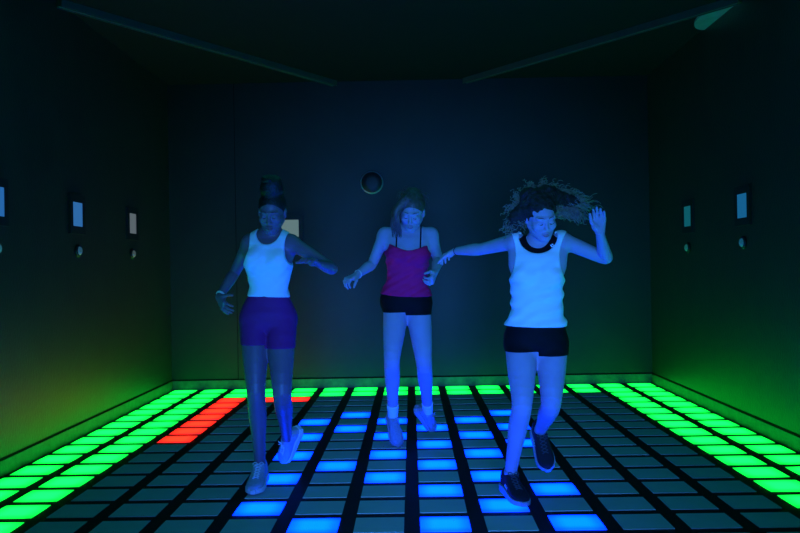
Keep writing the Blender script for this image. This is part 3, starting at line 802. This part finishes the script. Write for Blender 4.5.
def tank3(u, v, h, X, Y, Z):
    neck = np.where(v < 0, ell2(u, h, .0, .54, .098, .088), ell2(u, h, 0, .52, .088, .12))
    return np.maximum(np.maximum(-neck, -arms_off(u, h, .202, .202, .090, .16, .44)), .075-h)*b3.sc
cloth('tank_top', b3, p3, m_white, O, lambda G: b3.add_torso(G, bust=.76, glute=True), tank3, .014, wr=(33, .0050), bbox=(lo, hi),
      flare=lambda u, v, h: .006*np.clip((.24-h)/.2, 0, 1))
z1 = (0.5966, -4.5500, 0.7954)[2]; z2 = (0.7672, -4.5500, 0.7713)[2]
cloth('shorts', b3, p3, m_blackcloth, O, shorts_field(b3, kL, kR, hL, hR), lambda u, v, h, X, Y, Z: np.maximum(np.where(u < 0, z1, z2)-Z, (h-.09)*b3.sc),
      .006, wr=(6, .001), bbox=(lo, hi))
for (a, t, k_) in ((aL, tL, kL), (aR, tR, kR)):
    shoe(a, t, np.array(k_)-a, p3, O, m_shoe_black, m_sole_grey, m_lace_dark, scale=1.06, mark=m_band)
    a, k_ = np.array(a), np.array(k_); G = Field(a-.10, a+.12, .0035); u_ = nrm(k_-a)
    G.tube([a-u_*.02, a+u_*.02, a+u_*.05], [.033, .035, .038], k=.01)
    sl, X, Y, Z = G.sub(a-.10, a+.12); dd = (X-a[0])*u_[0]+(Y-a[1])*u_[1]+(Z-a[2])*u_[2]
    G.d = np.maximum(G.d, dd-.036).astype(np.float32)
    me = G.mesh('sock', O); me.materials.append(m_shoe_grey); link('sock', me, p3)
# small pale crest on the bra strap
b = MB(); c0 = b3.at(.062, -.078, .405)
fr = b3.at(.062, -.30, .405); dv = nrm(fr-c0)
def onfront(u, h, off=.0065):
    for v in np.arange(-.2, 0, .001):
        if F.sample(b3.at(u, v, h)) < off: return b3.at(u, v-.002, h)
    return b3.at(u, -.08, h)
for du, dh, rr in ((-.009, .002, .004), (.0, .008, .0045), (.009, .002, .004), (-.004, -.006, .004), (.005, -.006, .004)):
    q = onfront(.074+du*.8, .492+dh*.8)-np.array(O); b.tube([q-dv*-.001, q+dv*.002], rr, 8)
b.build('crest', m_band, p3)
b = MB()
for s_ in (-1, 1):
    q = wh(s_*.082, .006, -.045)-np.array(O); b.tube([q+Z3*.004, q-Z3*.012], [.004, .005], 8)
b.build('earrings', m_gold, p3)
band('hair_tie', np.array(wL)*.97+np.array(eL)*.03, np.array(wL)-eL, .022, .003, m_blackcloth, p3, O, .003)
def wl(x, y, z): return np.array(hc)+HM[0]*x+HM[1]*y+HM[2]*z
G = Field(np.array(hc)-.28, np.array(hc)+.30, .004)
G.ell(wl(0, .030, .040), (.086, .098, .090), HM)
core = [((-.075, .05, .02), .055), ((-.115, .06, -.02), .048), ((-.13, .06, -.07), .035), ((-.05, .06, .10), .05), ((.05, .06, .10), .055), ((.10, .07, .07), .05),
        ((.155, .08, .050), .042), ((.205, .09, .035), .032), ((.245, .10, .02), .018)]
for p_, r_ in core:
    G.ell(wl(*p_), (r_, r_*.8, r_), HM, k=.03)
G.ell(wl(0, -.092, -.035), (.064, .078, .090), HM, k=.008, op='cut')
sl, X, Y, Z = G.sub(G.lo, G.lo+G.h*G.n)
X = X[:G.n[0]]; 
G.d = (G.d+.006*np.sin(X*95+2*np.sin(Z*40))*np.sin(Y*90)*np.sin(Z*88+2*np.sin(X*35))).astype(np.float32)
me = G.mesh('hair', O); me.materials.append(m_hair_core); hr = link('hair', me, p3)
b = MB(); rng = np.random.RandomState(9)
hcv = np.array(hc)
ends = [((0.5170, -4.5000, 1.4416), .9, .035), ((0.5459, -4.5000, 1.5494), 1.0, .04), ((0.5798, -4.5000, 1.6355), 1.0, .035), ((0.6565, -4.5000, 1.6883), 1.0, .03), ((0.7518, -4.4800, 1.7103), 1.0, .03), ((0.8471, -4.4600, 1.6833), 1.0, .035),
        ((0.9415, -4.4200, 1.6524), 1.6, .03), ((1.0220, -4.4000, 1.6251), 1.8, .03), ((1.0431, -4.4000, 1.5694), 1.8, .03), ((0.9939, -4.4200, 1.5138), 1.6, .03), ((0.9286, -4.4200, 1.5480), 1.2, .03), ((0.5988, -4.5000, 1.4835), 1.0, .03)]
for i in range(700):
    e_, wgt, sg = ends[rng.randint(len(ends))]; e_ = np.array(e_)+rng.normal(size=3)*sg*.75; e_ = hcv+(e_-hcv)*rng.uniform(.72, 1.0)
    d_ = nrm(e_-hcv); p0 = hcv+HM[1]*.035+HM[2]*.03+d_*.085+rng.normal(size=3)*.018
    mid = (p0+e_)/2+np.array([0, .01, .025])+rng.normal(size=3)*.012
    n_ = 26; tt = np.linspace(0, 1, n_)[:, None]; base = p0*(1-tt)**2+2*mid*tt*(1-tt)+e_*tt**2
    ax_ = nrm(e_-p0); a1 = nrm(np.cross(ax_, (.2, .9, .3))); a2 = np.cross(ax_, a1); ph = rng.uniform(0, 6); rr = rng.uniform(.004, .010); fr_ = rng.uniform(18, 30)
    base = base+(a1*np.cos(ph+tt*fr_)+a2*np.sin(ph+tt*fr_))*rr*np.minimum(1, tt*3)
    b.tube(base-np.array(O), list(np.linspace(.0020, .0013, n_)), 4)
b.build('curls', m_hair_curl, hr)
